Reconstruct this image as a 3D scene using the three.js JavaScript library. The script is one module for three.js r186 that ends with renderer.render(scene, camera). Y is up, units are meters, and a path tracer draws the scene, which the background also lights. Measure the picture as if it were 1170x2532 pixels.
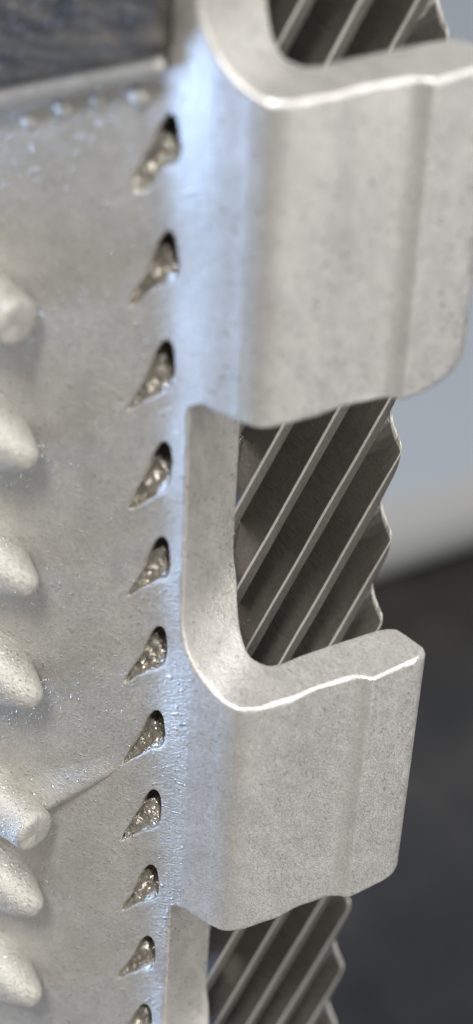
import * as THREE from 'three';
import { mergeVertices, toCreasedNormals } from 'three/addons/utils/BufferGeometryUtils.js';
import { RoundedBoxGeometry } from 'three/addons/geometries/RoundedBoxGeometry.js';
import { RectAreaLightUniformsLib } from 'three/addons/lights/RectAreaLightUniformsLib.js';

// ---------- camera, light, exposure (lengths in mm times MM = metres) ----------
const MM = 0.001;
const scene = new THREE.Scene();
const renderer = new THREE.WebGLRenderer({ antialias: true });
renderer.toneMapping = THREE.LinearToneMapping;
renderer.toneMappingExposure = 1.16;
renderer.shadowMap.enabled = true;
const camera = new THREE.PerspectiveCamera(26.887, 473 / 1024, 0.005, 20);
{
  const r = new THREE.Vector3(0.9248085, 0.0452236, -0.3777353), u = new THREE.Vector3(-0.2632603, 0.7928526, -0.5496169), b = new THREE.Vector3(0.2746328, 0.6077332, 0.7451424);
  camera.quaternion.setFromRotationMatrix(new THREE.Matrix4().makeBasis(r, u, b));
  camera.position.set(32.93185 * MM, 43.81362 * MM, 79.26083 * MM);
  camera.focus = 0.121;
  camera.userData.fStop = 36;
  camera.updateMatrixWorld(true);
}
scene.background = new THREE.Color().setRGB(0.305, 0.295, 0.277);
RectAreaLightUniformsLib.init();
function areaLamp(name, label, category, at, towards, w, h, color, power) {
  const g = new THREE.Group(); g.name = name; g.userData = { label, category };
  g.position.set(...at); scene.add(g); g.lookAt(...towards);
  const face = new THREE.Mesh(new THREE.PlaneGeometry(w, h), new THREE.MeshStandardMaterial({ color: 0x000000, emissive: new THREE.Color(...color), emissiveIntensity: Math.min(power, 1.5), roughness: 1 }));
  face.name = 'diffuser'; face.position.z = 0.001; g.add(face);
  const rim = new THREE.Mesh(new RoundedBoxGeometry(w + 0.04, h + 0.04, 0.03, 2, 0.008), new THREE.MeshStandardMaterial({ color: 0x9a9a98, roughness: 0.6 }));
  rim.name = 'housing'; rim.position.z = -0.016; rim.castShadow = true; g.add(rim);
  const l = new THREE.RectAreaLight(new THREE.Color(...color), power, w, h);
  l.position.set(0, 0, 0.004); l.rotation.y = Math.PI; g.add(l);
  return g;
}
areaLamp('ceiling_lamp', 'warm white ceiling lamp above and in front of the casting', 'lamp', [0.02, 0.88, 0.55], [0, -0.03, 0], 0.24, 0.24, [1, 0.98, 0.94], 62);
areaLamp('ceiling_lamp_001', 'wide white ceiling panel lamp above the right end of the bench', 'lamp', [0.56, 0.76, -0.26], [0, -0.03, 0], 0.5, 0.4, [1, 0.97, 0.93], 8);
areaLamp('window_panel_001', 'added white fill panel out of view right of the bench', 'window', [0.95, 0.1, 0.22], [0, -0.03, 0], 0.7, 0.9, [1, 0.985, 0.96], 2.4);  // fill light added on the right to brighten the notch walls
areaLamp('window_panel', 'tall daylight window panel left of the bench', 'window', [-0.85, -0.25, -0.06], [0, -0.1, 0], 0.5, 1.2, [0.4, 0.6, 1.0], 22);

// ---------- random numbers and noise ----------
let seed = 7;
const rnd = () => { seed = (seed * 1664525 + 1013904223) >>> 0; return seed / 4294967296; };
function hash(x, y, z) { let h = (x * 374761393 + y * 668265263 + z * 2147483647) | 0; h = Math.imul(h ^ (h >>> 13), 1274126177); return ((h ^ (h >>> 16)) >>> 0) / 4294967296; }
const fade = (t) => t * t * (3 - 2 * t), lerp = (a, b, t) => a + (b - a) * t;
function noise3(x, y, z) {
  const X = Math.floor(x), Y = Math.floor(y), Z = Math.floor(z), u = fade(x - X), v = fade(y - Y), w = fade(z - Z);
  const c = (i, j, k) => hash(X + i, Y + j, Z + k);
  return lerp(lerp(lerp(c(0, 0, 0), c(1, 0, 0), u), lerp(c(0, 1, 0), c(1, 1, 0), u), v), lerp(lerp(c(0, 0, 1), c(1, 0, 1), u), lerp(c(0, 1, 1), c(1, 1, 1), u), v), w) * 2 - 1;
}
// tileable value noise on an n x n lattice, px wide and tall
function tileNoise(px, nx, ny, s) {
  const a = new Float32Array(px * px);
  for (let j = 0; j < px; j++) for (let i = 0; i < px; i++) {
    const x = i / px * nx, y = j / px * ny, X = Math.floor(x), Y = Math.floor(y), u = fade(x - X), v = fade(y - Y), X1 = (X + 1) % nx, Y1 = (Y + 1) % ny;
    a[j * px + i] = lerp(lerp(hash(X, Y, s), hash(X1, Y, s), u), lerp(hash(X, Y1, s), hash(X1, Y1, s), u), v);
  }
  return a;
}
function tex(px, f, srgb) {
  const d = new Uint8Array(px * px * 4);
  for (let k = 0; k < px * px; k++) { const c = f(k); for (let q = 0; q < 3; q++) d[k * 4 + q] = Math.max(0, Math.min(255, Math.round((c.length ? c[q] : c) * 255))); d[k * 4 + 3] = 255; }
  const t = new THREE.DataTexture(d, px, px, THREE.RGBAFormat);
  t.wrapS = t.wrapT = THREE.RepeatWrapping; t.magFilter = THREE.LinearFilter; t.minFilter = THREE.LinearMipmapLinearFilter; t.generateMipmaps = true;
  if (srgb) t.colorSpace = THREE.SRGBColorSpace;
  t.needsUpdate = true; return t;
}

// ---------- materials ----------
const N = 1024;
const n1 = tileNoise(N, 96, 96, 1), n2 = tileNoise(N, 190, 190, 2), n3 = tileNoise(N, 23, 23, 3), n4 = tileNoise(N, 7, 7, 4), n5 = tileNoise(N, 300, 10, 5), n6 = tileNoise(N, 150, 150, 6);
// cast and grit-blasted metal: grain of about 0.15 mm, a tile is 16 mm
const n7 = tileNoise(N, 104, 104, 7), glint = (k) => Math.min(1, Math.max(0, (n7[k] - 0.8) * 8));
const grainBump = tex(N, (k) => 0.15 * n1[k] + 0.4 * n2[k] + 0.55 * glint(k) - (n2[k] * n6[k] < 0.02 ? 0.2 : 0));
const grainRough = tex(N, (k) => { const r = 0.86 + 0.1 * (n3[k] - 0.5) + 0.25 * (n2[k] - 0.5) - 0.55 * glint(k); return [r, r, r]; });
const grainColor = tex(N, (k) => { const m = 0.82 + 0.04 * (n4[k] - 0.5) + 0.03 * (n3[k] - 0.5) + 0.1 * (n2[k] - 0.5); return [m, m * 0.995, m * 0.985]; }, true);
// drawn faces: fine lines along the casting and some short scratches
const scratch = new Float32Array(N * N);
for (let q = 0; q < 46; q++) {
  let x = rnd() * N, y = rnd() * N; const a = Math.PI / 2 + (rnd() - 0.5) * (q % 4 ? 0.35 : 2.4), len = 20 + rnd() * rnd() * 190, d = 0.25 + 0.5 * rnd();
  for (let t = 0; t < len; t++) { x += Math.cos(a); y += Math.sin(a); const f = Math.min(1, t / 12, (len - t) / 12); for (let o = 0; o < 2; o++) scratch[((Math.floor(y) + N) % N) * N + (Math.floor(x) + o + N) % N] = d * f; }
}
const lineBump = tex(N, (k) => 0.35 + 0.16 * n5[k] + 0.35 * n2[k] + 0.07 * glint(k) - 0.35 * scratch[k]);
// dark coat: brown and black blotches with pale flecks
const c1 = tileNoise(512, 14, 64, 31), c2 = tileNoise(512, 40, 90, 32), c3 = tileNoise(512, 12, 12, 33);
const coatColor = tex(512, (k) => { const v = 0.23 + 0.2 * (c1[k] - 0.5) + 0.12 * (c3[k] - 0.5) + (c2[k] > 0.9 ? 0.25 : 0); return [v * 1.04, v * 0.98, v * 0.89]; }, true);
const M = {
  cast: new THREE.MeshStandardMaterial({ color: new THREE.Color().setRGB(0.79, 0.778, 0.752), map: grainColor, metalness: 0.65, roughness: 0.62, roughnessMap: grainRough, vertexColors: true, bumpMap: grainBump, bumpScale: 0.000055 }),
  machined: new THREE.MeshStandardMaterial({ color: new THREE.Color().setRGB(0.8, 0.797, 0.79), map: grainColor, metalness: 0.65, roughness: 0.52, roughnessMap: grainRough, bumpMap: lineBump, bumpScale: 0.000025 }),
  recast: new THREE.MeshStandardMaterial({ color: new THREE.Color().setRGB(0.57, 0.54, 0.485), metalness: 0.95, roughness: 0.3, bumpMap: grainBump, bumpScale: 0.00008 }),
  coat: new THREE.MeshStandardMaterial({ color: new THREE.Color().setRGB(1, 1, 1), map: coatColor, metalness: 0.0, roughness: 0.85, roughnessMap: grainRough, bumpMap: grainBump, bumpScale: 0.00018 }),
  rib: new THREE.MeshStandardMaterial({ color: new THREE.Color().setRGB(0.25, 0.238, 0.218), map: grainColor, metalness: 0.5, roughness: 0.42, roughnessMap: grainRough, bumpMap: grainBump, bumpScale: 0.000012 }),
  highlight: new THREE.MeshStandardMaterial({ color: new THREE.Color().setRGB(0.56, 0.54, 0.5), metalness: 0.5, roughness: 0.4, bumpMap: grainBump, bumpScale: 0.00002 }),  // paler colour that paints the bright highlight along the rib edges
  stud: new THREE.MeshStandardMaterial({ color: new THREE.Color().setRGB(0.72, 0.705, 0.67), map: grainColor, metalness: 0.7, roughness: 0.78, roughnessMap: grainRough, bumpMap: grainBump, bumpScale: 0.00007 }),
  slab: new THREE.MeshStandardMaterial({ color: new THREE.Color().setRGB(0.208, 0.214, 0.214), roughness: 0.85 }),
};
const uvScale = 1 / 16;

// ---------- helpers ----------
const used = {};
function numbered(name) { const n = used[name] = (used[name] ?? -1) + 1; return n ? `${name}_${String(n).padStart(3, '0')}` : name; }
function meshOf(name, geometry, material, parent, label) {
  const m = new THREE.Mesh(geometry, material); m.name = numbered(name); m.castShadow = m.receiveShadow = true;
  if (label) m.userData.label = label;
  parent.add(m); return m;
}
const BEND = 5.37e-4;
const bend = (y) => BEND * (y + 33) * (y + 33);                     // the row follows a wide ring
// list of [x, y, z] in mm and triangles -> geometry in metres, smooth, uv in tiles of 16 mm
function geo(verts, tris, curved = true) {
  const p = new Float32Array(verts.length * 3), uv = new Float32Array(verts.length * 2);
  verts.forEach((v, i) => {
    p.set([v[0] * MM, v[1] * MM, (v[2] + (curved ? bend(v[1]) : 0)) * MM], i * 3);
    uv.set([(v[0] - v[2]) * uvScale, (v[1] - v[2]) * uvScale], i * 2);
  });
  const g = new THREE.BufferGeometry();
  g.setAttribute('position', new THREE.BufferAttribute(p, 3)); g.setAttribute('uv', new THREE.BufferAttribute(uv, 2));
  // stains: faint cloudy patches and one smeared streak on the plate
  const c = new Float32Array(verts.length * 3);
  verts.forEach((v, i) => {
    const cloud = 0.03 * noise3(v[0] * 0.35, v[1] * 0.22, 1) + 0.04 * noise3(v[0] * 1.1, v[1] * 0.5, 5), sm = Math.exp(-(((v[0] + 4.4 + 0.3 * Math.sin(v[1])) / 0.5) ** 2)) * Math.exp(-(((v[1] + 20) / 3.6) ** 2)) * (0.5 + 0.5 * noise3(v[0] * 4, v[1] * 0.9, 8));
    const q = 0.95 + cloud - 0.22 * sm; c.set([q, q, q], i * 3);
  });
  g.setAttribute('color', new THREE.BufferAttribute(c, 3));
  g.setIndex(tris.flat()); g.computeVertexNormals(); return g;
}
// the triangles of a big smooth geometry that pass a test, as a geometry of their own with the same normals
function pick(g, want) {
  const ca = g.attributes.color.array, C = [];
  const src = g.index.array, map = new Map(), P = [], Nn = [], U = [], I = [], pa = g.attributes.position.array, na = g.attributes.normal.array, ua = g.attributes.uv.array;
  for (let t = 0; t < src.length; t += 3) {
    if (!want(t / 3)) continue;
    for (let q = 0; q < 3; q++) {
      const k = src[t + q];
      if (!map.has(k)) { map.set(k, P.length / 3); P.push(pa[k * 3], pa[k * 3 + 1], pa[k * 3 + 2]); Nn.push(na[k * 3], na[k * 3 + 1], na[k * 3 + 2]); U.push(ua[k * 2], ua[k * 2 + 1]); C.push(ca[k * 3], ca[k * 3 + 1], ca[k * 3 + 2]); }
      I.push(map.get(k));
    }
  }
  const o = new THREE.BufferGeometry();
  o.setAttribute('position', new THREE.Float32BufferAttribute(P, 3)); o.setAttribute('normal', new THREE.Float32BufferAttribute(Nn, 3)); o.setAttribute('uv', new THREE.Float32BufferAttribute(U, 2)); o.setAttribute('color', new THREE.Float32BufferAttribute(C, 3)); o.setIndex(I);
  return o;
}
// monotone cubic through points
function pchip(pts) {
  const n = pts.length, h = [], d = [], m = new Array(n).fill(0);
  for (let i = 0; i < n - 1; i++) { h[i] = pts[i + 1][0] - pts[i][0]; d[i] = (pts[i + 1][1] - pts[i][1]) / h[i]; }
  m[0] = d[0]; m[n - 1] = d[n - 2];
  for (let i = 1; i < n - 1; i++) if (d[i - 1] * d[i] > 0) { const a = 2 * h[i] + h[i - 1], b = h[i] + 2 * h[i - 1]; m[i] = (a + b) / (a / d[i - 1] + b / d[i]); }
  return (x) => {
    if (x <= pts[0][0]) return pts[0][1];
    if (x >= pts[n - 1][0]) return pts[n - 1][1] + m[n - 1] * (x - pts[n - 1][0]);
    let i = 0; while (x > pts[i + 1][0]) i++;
    const t = (x - pts[i][0]) / h[i], t2 = t * t, t3 = t2 * t;
    return (2 * t3 - 3 * t2 + 1) * pts[i][1] + (t3 - 2 * t2 + t) * h[i] * m[i] + (-2 * t3 + 3 * t2) * pts[i + 1][1] + (t3 - t2) * h[i] * m[i + 1];
  };
}
const spreadAny = 0;
const unique = (a, gap = 0.02) => a.slice().sort((p, q) => p - q).filter((v, i, s) => !i || v - s[i - 1] > gap);
const spread = (a, b, step) => { const n = Math.max(1, Math.ceil(Math.abs(b - a) / step)); return Array.from({ length: n + 1 }, (_, i) => a + (b - a) * i / n); };

// ---------- the casting: one sheet whose edge carries hooked tabs ----------
const XW = 1.4, XE = 12.55, RE = 0.27;                               // notch wall, tab tip, rounding of the edges
const frontCurve = pchip([[-34, 0], [-3, 0], [-1.6, 0.0], [-0.8, 0.06], [0, 0.26], [0.7, 0.56], [1.4, 0.88], [2.4, 1.25], [3.4, 1.55], [4.4, 1.76], [5.0, 1.8], [5.6, 1.6], [6.2, 1.12], [6.8, 0.42], [7.3, -0.2], [8.1, -1.28], [9.0, -2.42], [9.45, -2.9], [9.85, -3.22], [10.2, -3.37], [10.64, -3.45], [10.76, -3.53], [10.9, -3.73], [11.6, -4.84], [12.6, -6.35]]);
const band = [[-2.74, 0.1, -0.06], [-2.4, 0.25, 0.03], [2.1, 0.5, 0.02], [3.6, 0.5, -0.03], [6.6, 0.3, -0.03], [7.4, 0.35, 0.09], [8.25, 0.4, -0.08], [8.95, 0.3, 0.03]];   // faint waves that drawing left along the tabs
const front = (x) => { let z = frontCurve(x); for (const [c, w, a] of band) z += a * Math.exp(-(((x - c) / w) ** 2)); return z; };
const back = pchip([[-34, -6.6], [1.1, -6.4], [1.6, -6.1], [2.4, -4.6], [3.3, -3.1], [4.3, -2.2], [5.1, -2.15], [5.7, -2.5], [6.5, -3.6], [7.4, -4.75], [8.5, -6.1], [10.2, -7.85], [10.5, -7.95], [10.8, -7.85], [12.6, -7.0]]);
const TABS = [[21.0, 38.07], [-14.07, 2.99], [-49.15, -32.09], [-84.2, -67.2]].reverse();     // y of the lower and upper edge
const TOP = 46, BOTTOM = -250, LEFT = -30;
const R_UP = 4.0, R_LOW = 1.15, C_UP = 0.3, C_LOWS = [0.6, 0.5, 1.5, 1.1];              // fillets at the roots of a tab, corners at its tip
const HOLES = Array.from({ length: 13 }, (_, i) => -6 * i);
const HX0 = -3.5, HX1 = 0.9, HY1 = 0.95;                              // window of a cooling hole in the sheet
const HTOP = HOLES[0] + HY1, HBOT = HTOP - 6 * HOLES.length;
const shell = (() => {
  const V = [], T = [], part = [];
  const x0 = XW - RE;
  const colsPlate = unique([...spread(LEFT, -10, 1.5), ...spread(-10, -6.6, 0.12), ...spread(-6.6, HX0, 0.4), ...spread(HX0, HX1, 0.22), x0]);
  const rows = unique([TOP, BOTTOM, ...spread(HBOT, HTOP, 0.375), ...spread(HTOP, TOP - RE, 0.5), ...spread(BOTTOM + RE, HBOT, 3), ...TABS.flatMap(([a, b]) => [...spread(a - R_LOW, b + R_UP, 0.4), a - R_LOW, b + R_UP])].map((v) => v), 0.05).filter((v) => v >= BOTTOM + RE - 1e-6 && v <= TOP - RE + 1e-6);
  // keep the exact values that parts share
  for (const e of [...TABS.flatMap(([a, b]) => [a - R_LOW, b + R_UP]), ...HOLES.map((y) => y + HY1), HBOT, TOP - RE, BOTTOM + RE]) { let k = 0; rows.forEach((v, i) => { if (Math.abs(v - e) < Math.abs(rows[k] - e)) k = i; }); rows[k] = e; }
  const NC = colsPlate.length, NR = rows.length;
  const id = (f, x, y) => { V.push([x, y, f ? back(x) : front(x)]); return V.length - 1; };
  const grid = [0, 1].map((f) => colsPlate.map((x) => rows.map((y) => id(f, x, y))));
  const quad = (a, b, c, d, p) => { T.push([a, b, c], [a, c, d]); part.push(p, p); };   // anticlockwise seen from outside
  const inWindow = (i, j) => colsPlate[i] >= HX0 - 1e-6 && colsPlate[i + 1] <= HX1 + 1e-6 && rows[j] >= HBOT - 1e-6 && rows[j + 1] <= HTOP + 1e-6;
  for (let i = 0; i < NC - 1; i++) for (let j = 0; j < NR - 1; j++) {
    if (!inWindow(i, j)) quad(grid[0][i][j], grid[0][i + 1][j], grid[0][i + 1][j + 1], grid[0][i][j + 1], -1);
    quad(grid[1][i][j + 1], grid[1][i + 1][j + 1], grid[1][i + 1][j], grid[1][i][j], -1);
  }
  // tabs
  const xs = [x0];
  for (const R of [R_UP, R_LOW]) for (let k = 1; k <= 16; k++) xs.push(x0 + (R + RE) * (1 - Math.cos(k / 16 * Math.PI / 2)));
  for (const C of [C_UP, ...C_LOWS]) for (let k = 0; k <= 8; k++) xs.push(XE - C + (C - RE) * Math.sin(k / 8 * Math.PI / 2));
  xs.push(...spread(x0 + 3, 9.4, 0.22), ...spread(9.4, 11.2, 0.07), ...spread(11.2, XE - RE, 0.25));
  const cols = unique(xs, 0.004); cols[cols.length - 1] = XE - RE;
  const yUp = (x, b) => x < XW + R_UP ? b + R_UP - Math.sqrt(Math.max(0, (R_UP + RE) ** 2 - (x - XW - R_UP) ** 2)) : x > XE - C_UP ? b - C_UP + Math.sqrt(Math.max(0, (C_UP - RE) ** 2 - (x - XE + C_UP) ** 2)) : b - RE;
  let C_LOW = 1;
  const yLow = (x, a) => x < XW + R_LOW ? a - R_LOW + Math.sqrt(Math.max(0, (R_LOW + RE) ** 2 - (x - XW - R_LOW) ** 2)) : x > XE - C_LOW ? a + C_LOW - Math.sqrt(Math.max(0, (C_LOW - RE) ** 2 - (x - XE + C_LOW) ** 2)) : a + RE;
  const nUp = (x) => x < XW + R_UP ? [(XW + R_UP - x), Math.sqrt(Math.max(0, (R_UP + RE) ** 2 - (x - XW - R_UP) ** 2))] : x > XE - C_UP ? [x - XE + C_UP, Math.sqrt(Math.max(1e-9, (C_UP - RE) ** 2 - (x - XE + C_UP) ** 2))] : [0, 1];
  const nLow = (x) => x < XW + R_LOW ? [(XW + R_LOW - x), -Math.sqrt(Math.max(0, (R_LOW + RE) ** 2 - (x - XW - R_LOW) ** 2))] : x > XE - C_LOW ? [x - XE + C_LOW, -Math.sqrt(Math.max(1e-9, (C_LOW - RE) ** 2 - (x - XE + C_LOW) ** 2))] : [0, -1];
  // loop of the outline, anticlockwise seen from the front: [front vertex, back vertex, nx, ny, part]
  const loop = [];
  const wall = (ya, yb) => rows.map((y, j) => [y, j]).filter(([y]) => y > ya + 1e-6 && y < yb - 1e-6).forEach(([y, j]) => loop.push([grid[0][NC - 1][j], grid[1][NC - 1][j], 1, 0, -1]));
  const rowAt = (y) => rows.findIndex((v) => Math.abs(v - y) < 1e-6);
  const corner = (i, j, a, b) => { for (const n of [a, [a[0] * 0.7071 + b[0] * 0.7071, a[1] * 0.7071 + b[1] * 0.7071], b]) loop.push([grid[0][i][j], grid[1][i][j], ...n, -1]); };
  corner(NC - 1, 0, [0, -1], [1, 0]);
  let y = BOTTOM + RE;
  TABS.forEach(([a, b], t) => {
    C_LOW = C_LOWS[t];
    const j0 = rowAt(a - R_LOW), j1 = rowAt(b + R_UP);
    if (j0 < 0 || j1 < 0) throw new Error('row missing ' + a + ' ' + b);
    wall(y, a - R_LOW); y = b + R_UP;
    const sub = rows.slice(j0, j1 + 1), v = sub.map((q) => (q - sub[0]) / (sub[sub.length - 1] - sub[0]));
    const g = [0, 1].map((f) => cols.map((x, i) => v.map((q, k) => i ? id(f, x, lerp(yLow(x, a), yUp(x, b), q)) : grid[f][NC - 1][j0 + k])));
    for (let i = 0; i < cols.length - 1; i++) for (let k = 0; k < v.length - 1; k++) {
      const p = cols[i] > XW + 0.7 ? t : -1;
      quad(g[0][i][k], g[0][i + 1][k], g[0][i + 1][k + 1], g[0][i][k + 1], p); quad(g[1][i][k + 1], g[1][i + 1][k + 1], g[1][i + 1][k], g[1][i][k], p);
    }
    const L = cols.length - 1, K = v.length - 1, unit = (n) => { const l = Math.hypot(...n) || 1; return [n[0] / l, n[1] / l]; };
    for (let i = 0; i <= L; i++) loop.push([g[0][i][0], g[1][i][0], ...unit(nLow(cols[i])), cols[i] > XW + 0.7 ? t : -1]);
    for (let k = 1; k < K; k++) loop.push([g[0][L][k], g[1][L][k], 1, 0, t]);
    for (let i = L; i >= 0; i--) loop.push([g[0][i][K], g[1][i][K], ...unit(nUp(cols[i])), i && cols[i - 1] > XW + 0.7 ? t : -1]);
  });
  wall(y, TOP - RE);
  corner(NC - 1, NR - 1, [1, 0], [0, 1]);
  for (let i = NC - 2; i > 0; i--) loop.push([grid[0][i][NR - 1], grid[1][i][NR - 1], 0, 1, -1]);
  corner(0, NR - 1, [0, 1], [-1, 0]);
  for (let j = NR - 2; j > 0; j--) loop.push([grid[0][0][j], grid[1][0][j], -1, 0, -1]);
  corner(0, 0, [-1, 0], [0, -1]);
  for (let i = 1; i < NC - 1; i++) loop.push([grid[0][i][0], grid[1][i][0], 0, -1, -1]);
  // rounded front edge, wall, rounded back edge
  const J = 6, rings = loop.map(([f, b, nx, ny]) => {
    const a = V[f], c = V[b], out = [f], bury = (s, e, z) => { const x = a[0] + nx * s, yy = a[1] + ny * s; V.push([x, yy, z]); out.push(V.length - 1); };
    const nick = 0.06 * noise3(a[0] * 1.3, a[1] * 1.3, 3) + 0.045 * noise3(a[0] * 4, a[1] * 4, 9);
    const zf = (s) => front(Math.min(a[0] + nx * s, XE)), zb = (s) => back(Math.min(a[0] + nx * s, XE));
    for (let k = 1; k <= J; k++) { const be = k / J * Math.PI / 2, s = RE * Math.sin(be); bury(s, 0, zf(s) - RE * (1 - Math.cos(be)) + nick * Math.sin(2 * be)); }
    const z1 = zf(RE) - RE, z2 = zb(RE) + RE * 0.8;
    for (let k = 1; k <= 4; k++) bury(RE, 0, lerp(z1, z2, [0, 0.06, 0.5, 0.94, 1][k]));
    for (let k = 1; k < 4; k++) { const be = k / 4 * Math.PI / 2, s = RE * Math.cos(be); bury(s, 0, zb(s) + RE * 0.8 * (1 - Math.sin(be))); }
    out.push(b); return out;
  });
  for (let i = 0; i < rings.length; i++) {
    const A = rings[i], B = rings[(i + 1) % rings.length], p = loop[i][4] >= 0 && loop[(i + 1) % rings.length][4] >= 0 ? loop[i][4] : -1;
    for (let k = 0; k < A.length - 1; k++) { if (A[k] === B[k] && A[k + 1] === B[k + 1]) continue; quad(A[k], A[k + 1], B[k + 1], B[k], p); }
  }
  // the sheet round each cooling hole, and the hole's own outline
  const outlines = [];
  HOLES.forEach((hy, h) => {
    const o = holeOutline(h), centre = [-0.45, -1.3];
    const jt = rowAt(hy + HY1), jb = rowAt(hy + HY1 - 6), il = colsPlate.findIndex((x) => Math.abs(x - HX0) < 1e-6), ir = colsPlate.findIndex((x) => Math.abs(x - HX1) < 1e-6);
    if (jt < 0 || jb < 0 || il < 0 || ir < 0) throw new Error('window missing ' + h + ' ' + [jt, jb, il, ir]);
    const per = [];
    for (let i = il; i < ir; i++) per.push(grid[0][i][jb]);
    for (let j = jb; j < jt; j++) per.push(grid[0][ir][j]);
    for (let i = ir; i > il; i--) per.push(grid[0][i][jt]);
    for (let j = jt; j > jb; j--) per.push(grid[0][il][j]);
    // rim points where rays from the centre cross the outline
    const hit = (dx, dy) => {
      let best = 1e9;
      for (let k = 0; k < o.length; k++) {
        const p = o[k], q = o[(k + 1) % o.length], ex = q[0] - p[0], ey = q[1] - p[1], det = dx * -ey + dy * ex;
        if (Math.abs(det) < 1e-12) continue;
        const rx = p[0] - centre[0], ry = p[1] - centre[1], s = (rx * -ey + ry * ex) / det, t = (dx * ry - dy * rx) / det;
        if (s > 0 && t >= -1e-6 && t <= 1 + 1e-6) best = Math.min(best, s);
      }
      return best;
    };
    // extra samples toward the tip: subdivide each perimeter edge finely enough
    const rim = per.map((v) => { const dx = V[v][0] - centre[0], dy = V[v][1] - hy - centre[1], s = hit(dx, dy); return [centre[0] + dx * s, centre[1] + dy * s + hy]; });
    const ringV = [per];
    const steps = [0.35, 0.65, 0.85, 0.94, 0.985, 1];
    for (const s of steps) ringV.push(per.map((v, k) => { const x = lerp(V[v][0], rim[k][0], s), yy = lerp(V[v][1], rim[k][1], s), gap = (1 - s) * Math.hypot(V[v][0] - rim[k][0], V[v][1] - rim[k][1]); const r = 0.16, dz = gap < r ? r - Math.sqrt(r * r - (r - gap) ** 2) : 0; V.push([x, yy, front(x) - dz]); return V.length - 1; }));
    ringV.push(rim.map(([x, yy]) => { V.push([x, yy, front(x) - 0.6]); return V.length - 1; }));
    for (let s = 0; s < ringV.length - 1; s++) for (let k = 0; k < per.length; k++) { const k1 = (k + 1) % per.length; quad(ringV[s][k], ringV[s][k1], ringV[s + 1][k1], ringV[s + 1][k], -1); }
    outlines.push(o);
  });
  return { g: geo(V, T), part, outlines };
})();
// outline of a hole, relative to its dark end: two sides from the top to the tip
function holeSides(h) {
  seed = 900 + h * 77;
  const j = (s) => (rnd() - 0.5) * s, long = [0.86, 0.92, 0.96, 1.02, 0.94, 0.96, 0.97, 1, 0.97, 0.97, 0.97, 1, 1][h], fat = [1.3, 1.2, 1.0, 0.82, 1.1, 0.95, 1.12, 0.88, 1.08, 0.92, 1.05, 1, 1][h];
  const tip = [-2.35 * (h ? 1 : 0.78) * (h === 3 ? 1.22 : 1) + j(0.5), -4.86 * long];
  const L = [[0.0, 0.48], [-0.3, 0.3], [-0.72, -0.5], [-1.12 + j(0.2), -1.62 * long], [-1.5 + j(0.22), -2.8 * long], [-2.0, -3.95 * long], tip];
  const Rr = [[0.0, 0.48], [0.24, 0.28], [0.36, -0.25], [0.4 * fat, -1.15 * long], [0.2 * fat + j(0.08), -2.1 * long], [-0.55 * fat + j(0.1), -2.95 * long], h ? [-1.5, -3.95 * long] : [-0.95, -3.75 * long], tip];
  const curve = (p) => new THREE.CatmullRomCurve3(p.map(([x, y]) => new THREE.Vector3(x, y, 0)), false, 'centripetal').getSpacedPoints(44).map((v, i) => { const r = 0.09 * fade(Math.max(0, Math.min(1, (i - 16) / 14))) * (i < 44 ? 1 : 0); return [v.x + r * noise3(v.y * 3.1 + h * 4, 1, h), v.y + r * noise3(v.y * 2.7 + 9, 5, h)]; });
  return [curve(L), curve(Rr)];
}
function holeOutline(h) { const [l, r] = holeSides(h); return [...l, ...r.slice(1, -1).reverse()]; }
const lipOf = (q, h) => 0.27 + 0.12 * q + 0.025 * Math.sin(q * 7 + h * 2);
function basin(h, hy, dark) {
  const [l, r] = holeSides(h), nu = 44, nw = 22, V = [], T = [], U0 = 0.2;
  for (let i = 0; i <= nu; i++) for (let k = 0; k <= nw; k++) {
    // rows bend towards the lip of the bore
    const q = k / nw, a = l[i], b = r[i], x = lerp(a[0], b[0], q), y = lerp(a[1], b[1], q), u = i / nu;
    const side = Math.min(1, q / 0.16) ** 0.6 * Math.max(0, 1 - Math.max(0, (q - 0.2) / 0.8) ** 2.2) ** 0.8, end = Math.min(1, u / 0.04) ** 0.5;
    const ramp = 0.72 * (1 - (u - U0) / (1 - U0)) ** 0.85;
    const lip = lipOf(q, h);
    let d = u < lip ? 11 * Math.min(1, u / 0.05) * Math.min(1, q / 0.1, (1 - q) / 0.08) : ramp * side * end;
    if (u >= lip) {
      const w = Math.min(1, d / 0.3), big = noise3(x * 2.4 + h * 9, y * 2.4, 3), mid = noise3(x * 5.5 + h * 5, y * 5.5, 7), fine = noise3(x * 11, y * 11 + h, 11), step = Math.max(0, Math.sin(u * 19 + x * 2 + h));
      d += w * (0.2 * big + 0.16 * Math.abs(mid) + 0.09 * fine - 0.08 + 0.12 * step * (u > 0.5 ? 1 : 0.4));
    }
    V.push([x, y + hy, front(x) - 0.14 - Math.max(0, d)]);
  }
  const at = (i, k) => i * (nw + 1) + k;
  for (let i = 0; i < nu; i++) for (let k = 0; k < nw; k++) if (((i + 0.5) / nu < lipOf((k + 0.5) / nw, h)) === dark) T.push([at(i, k), at(i + 1, k), at(i + 1, k + 1)], [at(i, k), at(i + 1, k + 1), at(i, k + 1)]);
  return geo(V, T);
}
const casting = new THREE.Group(); casting.name = 'engine_casting'; scene.add(casting);
casting.userData = { label: 'pale grit-blasted metal casting with hooked tabs and a row of slanted holes', category: 'metal casting' };
meshOf('platform', pick(shell.g, (t) => shell.part[t] === -1), M.cast, casting);
[1, 2, 0, 3].forEach((t) => meshOf('hook_tab', pick(shell.g, (k) => shell.part[k] === t), M.machined, casting));
HOLES.forEach((y, h) => meshOf('bore', basin(h, y, true), M.recast, meshOf('cooling_hole', basin(h, y, false), M.recast, casting)));

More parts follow.
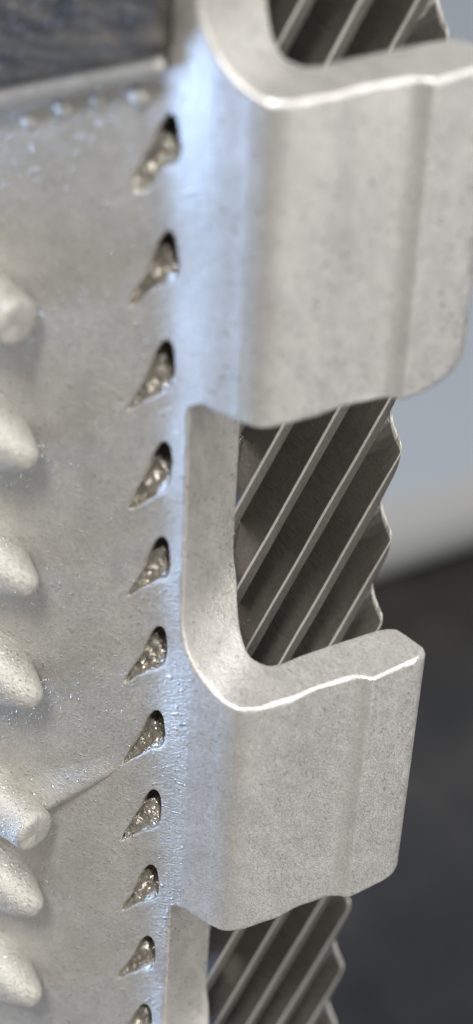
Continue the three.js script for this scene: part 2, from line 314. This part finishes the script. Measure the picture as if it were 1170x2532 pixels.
// studs that lean out of the recess on the left
function turned(profile, at, axis, n = 40, rough = 0.05) {
  const g = new THREE.LatheGeometry(profile.map(([r, y]) => new THREE.Vector2(r, y)), n), q = new THREE.Quaternion().setFromUnitVectors(new THREE.Vector3(0, 1, 0), new THREE.Vector3(...axis).normalize());
  const p = g.attributes.position, v = new THREE.Vector3(), V = [], T = [], src = g.index.array;
  for (let i = 0; i < p.count; i++) {
    v.fromBufferAttribute(p, i); const s = 1 + rough * noise3(v.x * 0.9 + at[0], v.y * 0.9 + at[1], v.z * 0.9); v.x *= s; v.z *= s;
    v.applyQuaternion(q); V.push([v.x + at[0], v.y + at[1], v.z + at[2]]);
  }
  for (let i = 0; i < src.length; i += 3) T.push([src[i], src[i + 1], src[i + 2]]);
  const o = geo(V, T);
  for (let i = 0; i < p.count; i++) o.attributes.uv.setXY(i, g.attributes.uv.getX(i) * 0.75, g.attributes.position.getY(i) * uvScale);
  const m = mergeVertices(o, 1e-7); m.deleteAttribute('normal'); m.computeVertexNormals(); return m;
}
const STUDS = [[-7.0, -11.5, 1], [-6.5, -19.56, 0], [-6.68, -27.9, 0], [-6.48, -35.8, 0], [-6.6, -46.0, 1], [-6.55, -52.4, 0], [-6.66, -60.4, 0]];
STUDS.forEach(([x, y, big]) => {
  const ax = [0.92, -0.05, 0.37], len = 6.4, z = 2.0, at = [x - ax[0] * len, y - ax[1] * len, z - ax[2] * len];
  const prof = big ? [[3.2, 0], [2.6, 1.2], [2.05, 2.6], [1.65, 4.0], [1.42, 5.2], [1.34, 5.9], [1.3, 6.2], [1.16, 6.34], [0.9, 6.37], [0.5, 6.36], [0, 6.36]]
    : [[3.1, 0], [2.5, 1.7], [1.93, 3.3], [1.48, 4.5], [1.1, 5.35], [0.82, 5.9], [0.63, 6.18], [0.44, 6.34], [0.2, 6.4], [0, 6.41]];
  meshOf('stud', turned(prof, at, ax, 44), M.stud, casting);
});
// raised step that runs from a stud to the row of holes
{
  const V = [], T = [], a = [-7.6, -46.9], b = [-2.4, -41.0], n = 30, m = 14;
  for (let i = 0; i <= n; i++) for (let k = 0; k <= m; k++) {
    const s = i / n, w = k / m, L = Math.hypot(b[0] - a[0], b[1] - a[1]), nx = -(b[1] - a[1]) / L, ny = (b[0] - a[0]) / L;
    const off = -0.12 + w * (3.0 - 1.8 * s), hgt = (0.85 * (1 - s) ** 0.8 + 0.04) * (w < 0.04 ? 0 : w < 0.1 ? 0.6 : w < 0.18 ? 0.95 : 0.5 + 0.5 * Math.cos((w - 0.18) / 0.82 * Math.PI)) * (1 - s ** 12);
    const x = lerp(a[0], b[0], s) + nx * off, y = lerp(a[1], b[1], s) + ny * off;
    V.push([x, y, front(x) + hgt - (w === 1 || i === n ? 0.05 : 0) + 0.004 - (w < 0.04 ? 0.1 : 0)]);
  }
  for (let i = 0; i < n; i++) for (let k = 0; k < m; k++) { const A = i * (m + 1) + k, B = A + m + 1; T.push([A, B, B + 1], [A, B + 1, A + 1]); }
  meshOf('ridge', geo(V, T), M.cast, casting);
}
// small beads along the foot of the coated block
[[-7.24, -1.7, 0.42], [-5.48, -0.63, 0.44], [-3.77, 0.17, 0.42], [-1.71, 0.86, 0.6]].forEach(([x, y, r]) => {
  const prof = Array.from({ length: 10 }, (_, k) => [r * Math.cos(k / 9 * Math.PI / 2) + 1e-4, r * 0.8 * Math.sin(k / 9 * Math.PI / 2) - 0.08]);
  meshOf('bead', turned(prof, [x, y, front(x)], [0.05, 0, 1], 24, 0.2), M.cast, casting);
});
// dark coated block in the upper corner with a bare metal foot
{
  const outline = [[-22, -5.55], [-0.4, 3.62], [-0.05, 3.95], [-0.05, 30], [-22, 30]];
  const s = new THREE.Shape(outline.map(([x, y]) => new THREE.Vector2(x, y)));
  const g = new THREE.ExtrudeGeometry(s, { depth: 1.15, bevelEnabled: true, bevelThickness: 0.35, bevelSize: 0.35, bevelOffset: -0.35, bevelSegments: 4, curveSegments: 4 });
  const p = g.attributes.position, V = [], T = [];
  for (let i = 0; i < p.count; i++) V.push([p.getX(i), p.getY(i), p.getZ(i) + 0.5]);
  for (let i = 0; i < p.count; i += 3) T.push([i, i + 1, i + 2]);
  meshOf('coated_block', geo(V, T, false), M.coat, casting, 'dark brown rough coated block');
  const rod = new THREE.CapsuleGeometry(0.62, 24, 8, 24), q = new THREE.Quaternion().setFromUnitVectors(new THREE.Vector3(0, 1, 0), new THREE.Vector3(21.6, 9.17, 0).normalize()), v = new THREE.Vector3(), W = [], I = [], pr = rod.attributes.position, ix = rod.index.array;
  for (let i = 0; i < pr.count; i++) { v.fromBufferAttribute(pr, i).applyQuaternion(q); W.push([v.x - 11.9, v.y - 1.83, v.z * 0.8 + 1.15]); }
  for (let i = 0; i < ix.length; i += 3) I.push([ix[i], ix[i + 1], ix[i + 2]]);
  meshOf('bare_foot', geo(W, I, false), M.machined, casting, 'bright bare metal edge along the foot of the block');
}

// ---------- the ribbed block behind the notches ----------
{
  const t = new THREE.Group(); t.name = 'ribbed_block'; scene.add(t);
  t.userData = { label: 'dark ribbed metal block seen through the notches behind the casting', category: 'ribbed block' };
  // its face stands upright and looks to the right; the ribs climb across it from lower left to upper right
  const W = 11.57, WX = 0.5037, WZ = -0.8639, NX = 0.8639, NZ = 0.5037, END = [7.14, -27.42, -18], RISE = 1.511, P = 6.395, W0 = -1.8, DEEP = -6;
  // the cut across a rib, going down: [y, h]; at the far edge it flattens to a scallop
  const prof = [[0.5, -3.7], [0.22, -1.1], [0.08, -0.26], [0.06, -0.08], [-0.06, 0], [-0.3, 0.015], [-0.9, 0.02], [-1.4, -0.03], [-1.6, -0.12], [-2.1, -0.45], [-3.0, -1.05], [-4.0, -1.95], [-4.8, -2.8], [-5.4, -3.6], [-5.895, -3.8]];
  const profEnd = [[0.5, -0.42], [0.3, -0.2], [0.12, -0.07], [0.05, -0.03], [-0.03, 0], [-0.3, 0.0], [-1.0, -0.1], [-1.7, -0.32], [-2.1, -0.48], [-2.7, -0.78], [-3.4, -1.08], [-4.1, -1.22], [-4.8, -1.1], [-5.4, -0.78], [-5.895, -0.42]];
  const ribGeo = (k) => {
    const ws = unique([W0, ...spread(W0 + 0.4, W - 3, 0.3), ...spread(W - 3, W - 0.5, 0.25), ...spread(W - 0.4, W, 0.08)]), V = [], T = [];
    let m = 0;
    ws.forEach((w) => {
      const e = fade(Math.min(1, Math.max(0, (w - W + 2.6) / 2.6))), edge = Math.max(0, (w - W + 0.4) / 0.4), c = 0.4 * (1 - Math.sqrt(1 - Math.min(1, edge * edge))), pts = [];
      const row = prof.map(([y, h], i) => [lerp(y, profEnd[i][0], e), lerp(h, profEnd[i][1], e)]);
      row.forEach((a, i) => { const b = row[i + 1]; for (const s of b ? [0, 0.34, 0.67] : [0]) { const y = b ? lerp(a[0], b[0], s) : a[0], h = b ? lerp(a[1], b[1], s) : a[1]; pts.push([y + 0.035 * noise3(w * 0.6, k * 7.3, 2) , h - c + 0.03 * noise3(w * 0.5, y * 0.9 + k * 9, 4)]); } });
      pts.push([-5.895, DEEP], [0.5, DEEP]);
      m = pts.length;
      for (const [y, h] of pts) { const ww = w - W; V.push([END[0] + ww * WX + h * NX, y + ww * RISE, END[2] + ww * WZ + h * NZ]); }
    });
    for (let q = 0; q < ws.length - 1; q++) for (let i = 0; i < m; i++) { const i1 = (i + 1) % m, A = q * m + i, B = q * m + i1; T.push([A, B, B + m], [A, B + m, A + m]); }
    const L = (ws.length - 1) * m;
    const far = V.length; V.push([END[0] - 4 * NX, -2.7, END[2] - 4 * NZ], [END[0] + (W0 - W) * WX - 4 * NX, -2.7 + (W0 - W) * RISE, END[2] + (W0 - W) * WZ - 4 * NZ]);
    for (let i = 0; i < m; i++) { const i1 = (i + 1) % m; T.push([far, L + i, L + i1], [far + 1, i1, i]); }
    const gi = geo(V, T, false);
    V.forEach((v, i) => gi.attributes.uv.setXY(i, (i % m) * 0.22 * uvScale, (ws[Math.floor(i / m)] ?? 0) * 1.8 * uvScale));
    const g = gi.toNonIndexed();
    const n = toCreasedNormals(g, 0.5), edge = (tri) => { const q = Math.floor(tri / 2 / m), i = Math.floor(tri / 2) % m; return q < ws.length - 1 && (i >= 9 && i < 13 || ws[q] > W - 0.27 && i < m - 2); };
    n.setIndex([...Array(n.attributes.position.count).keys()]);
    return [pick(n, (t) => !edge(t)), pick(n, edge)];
  };
  const kinds = [0, 1, 2, 3].map(ribGeo);
  for (let k = -10; k <= 12; k++) { const r = meshOf('rib', kinds[(k + 40) % 4][0], M.rib, t); r.position.y = (END[1] - P * k) * MM; meshOf('painted_highlight', kinds[(k + 40) % 4][1], M.highlight, r); }  // strip on crest edge and far rim carries a painted highlight
  const c = meshOf('core', new RoundedBoxGeometry(13 * MM, 190 * MM, 6 * MM, 2, 0.4 * MM), M.rib, t), hw = W - 6.6, hh = -8.9;
  c.rotation.y = Math.atan2(-WZ, WX); c.position.set((END[0] + (hw - W) * WX + hh * NX) * MM, -48 * MM, (END[2] + (hw - W) * WZ + hh * NZ) * MM);
}

// ---------- what lies behind: a pale slab on a dark bench ----------
{
  const nA = tileNoise(512, 9, 9, 21), nB = tileNoise(512, 31, 31, 22), nC = tileNoise(512, 120, 120, 23);
  const col = tex(512, (k) => { const v = 0.085 + 0.12 * (nA[k] - 0.45) + 0.08 * (nB[k] - 0.5) + 0.05 * (nC[k] - 0.5); return [v * 1.08, v, v * 0.88]; }, true);
  col.repeat.set(4, 4);
  const bench = new THREE.Mesh(new THREE.BoxGeometry(1.2, 0.04, 1.1), new THREE.MeshStandardMaterial({ color: 0xffffff, map: col, roughness: 0.85 }));
  bench.name = 'bench_top'; bench.userData = { kind: 'structure' }; bench.receiveShadow = true; bench.position.set(0.35, -0.25 - 0.02, -0.49); scene.add(bench);
  const slab = new THREE.Mesh(new RoundedBoxGeometry(0.7, 0.02, 0.42, 6, 0.0095), M.slab);
  slab.name = 'grey_slab'; slab.userData = { label: 'smooth pale grey slab with a rounded edge lying on the dark bench', category: 'slab' };
  slab.castShadow = slab.receiveShadow = true;
  const th = Math.atan2(0.784, 0.62); slab.rotation.y = th;
  slab.position.set((-52 - 0.784 * 210) * MM, -0.2395, (-277 - 0.62 * 210) * MM); scene.add(slab);
}
renderer.render(scene, camera);
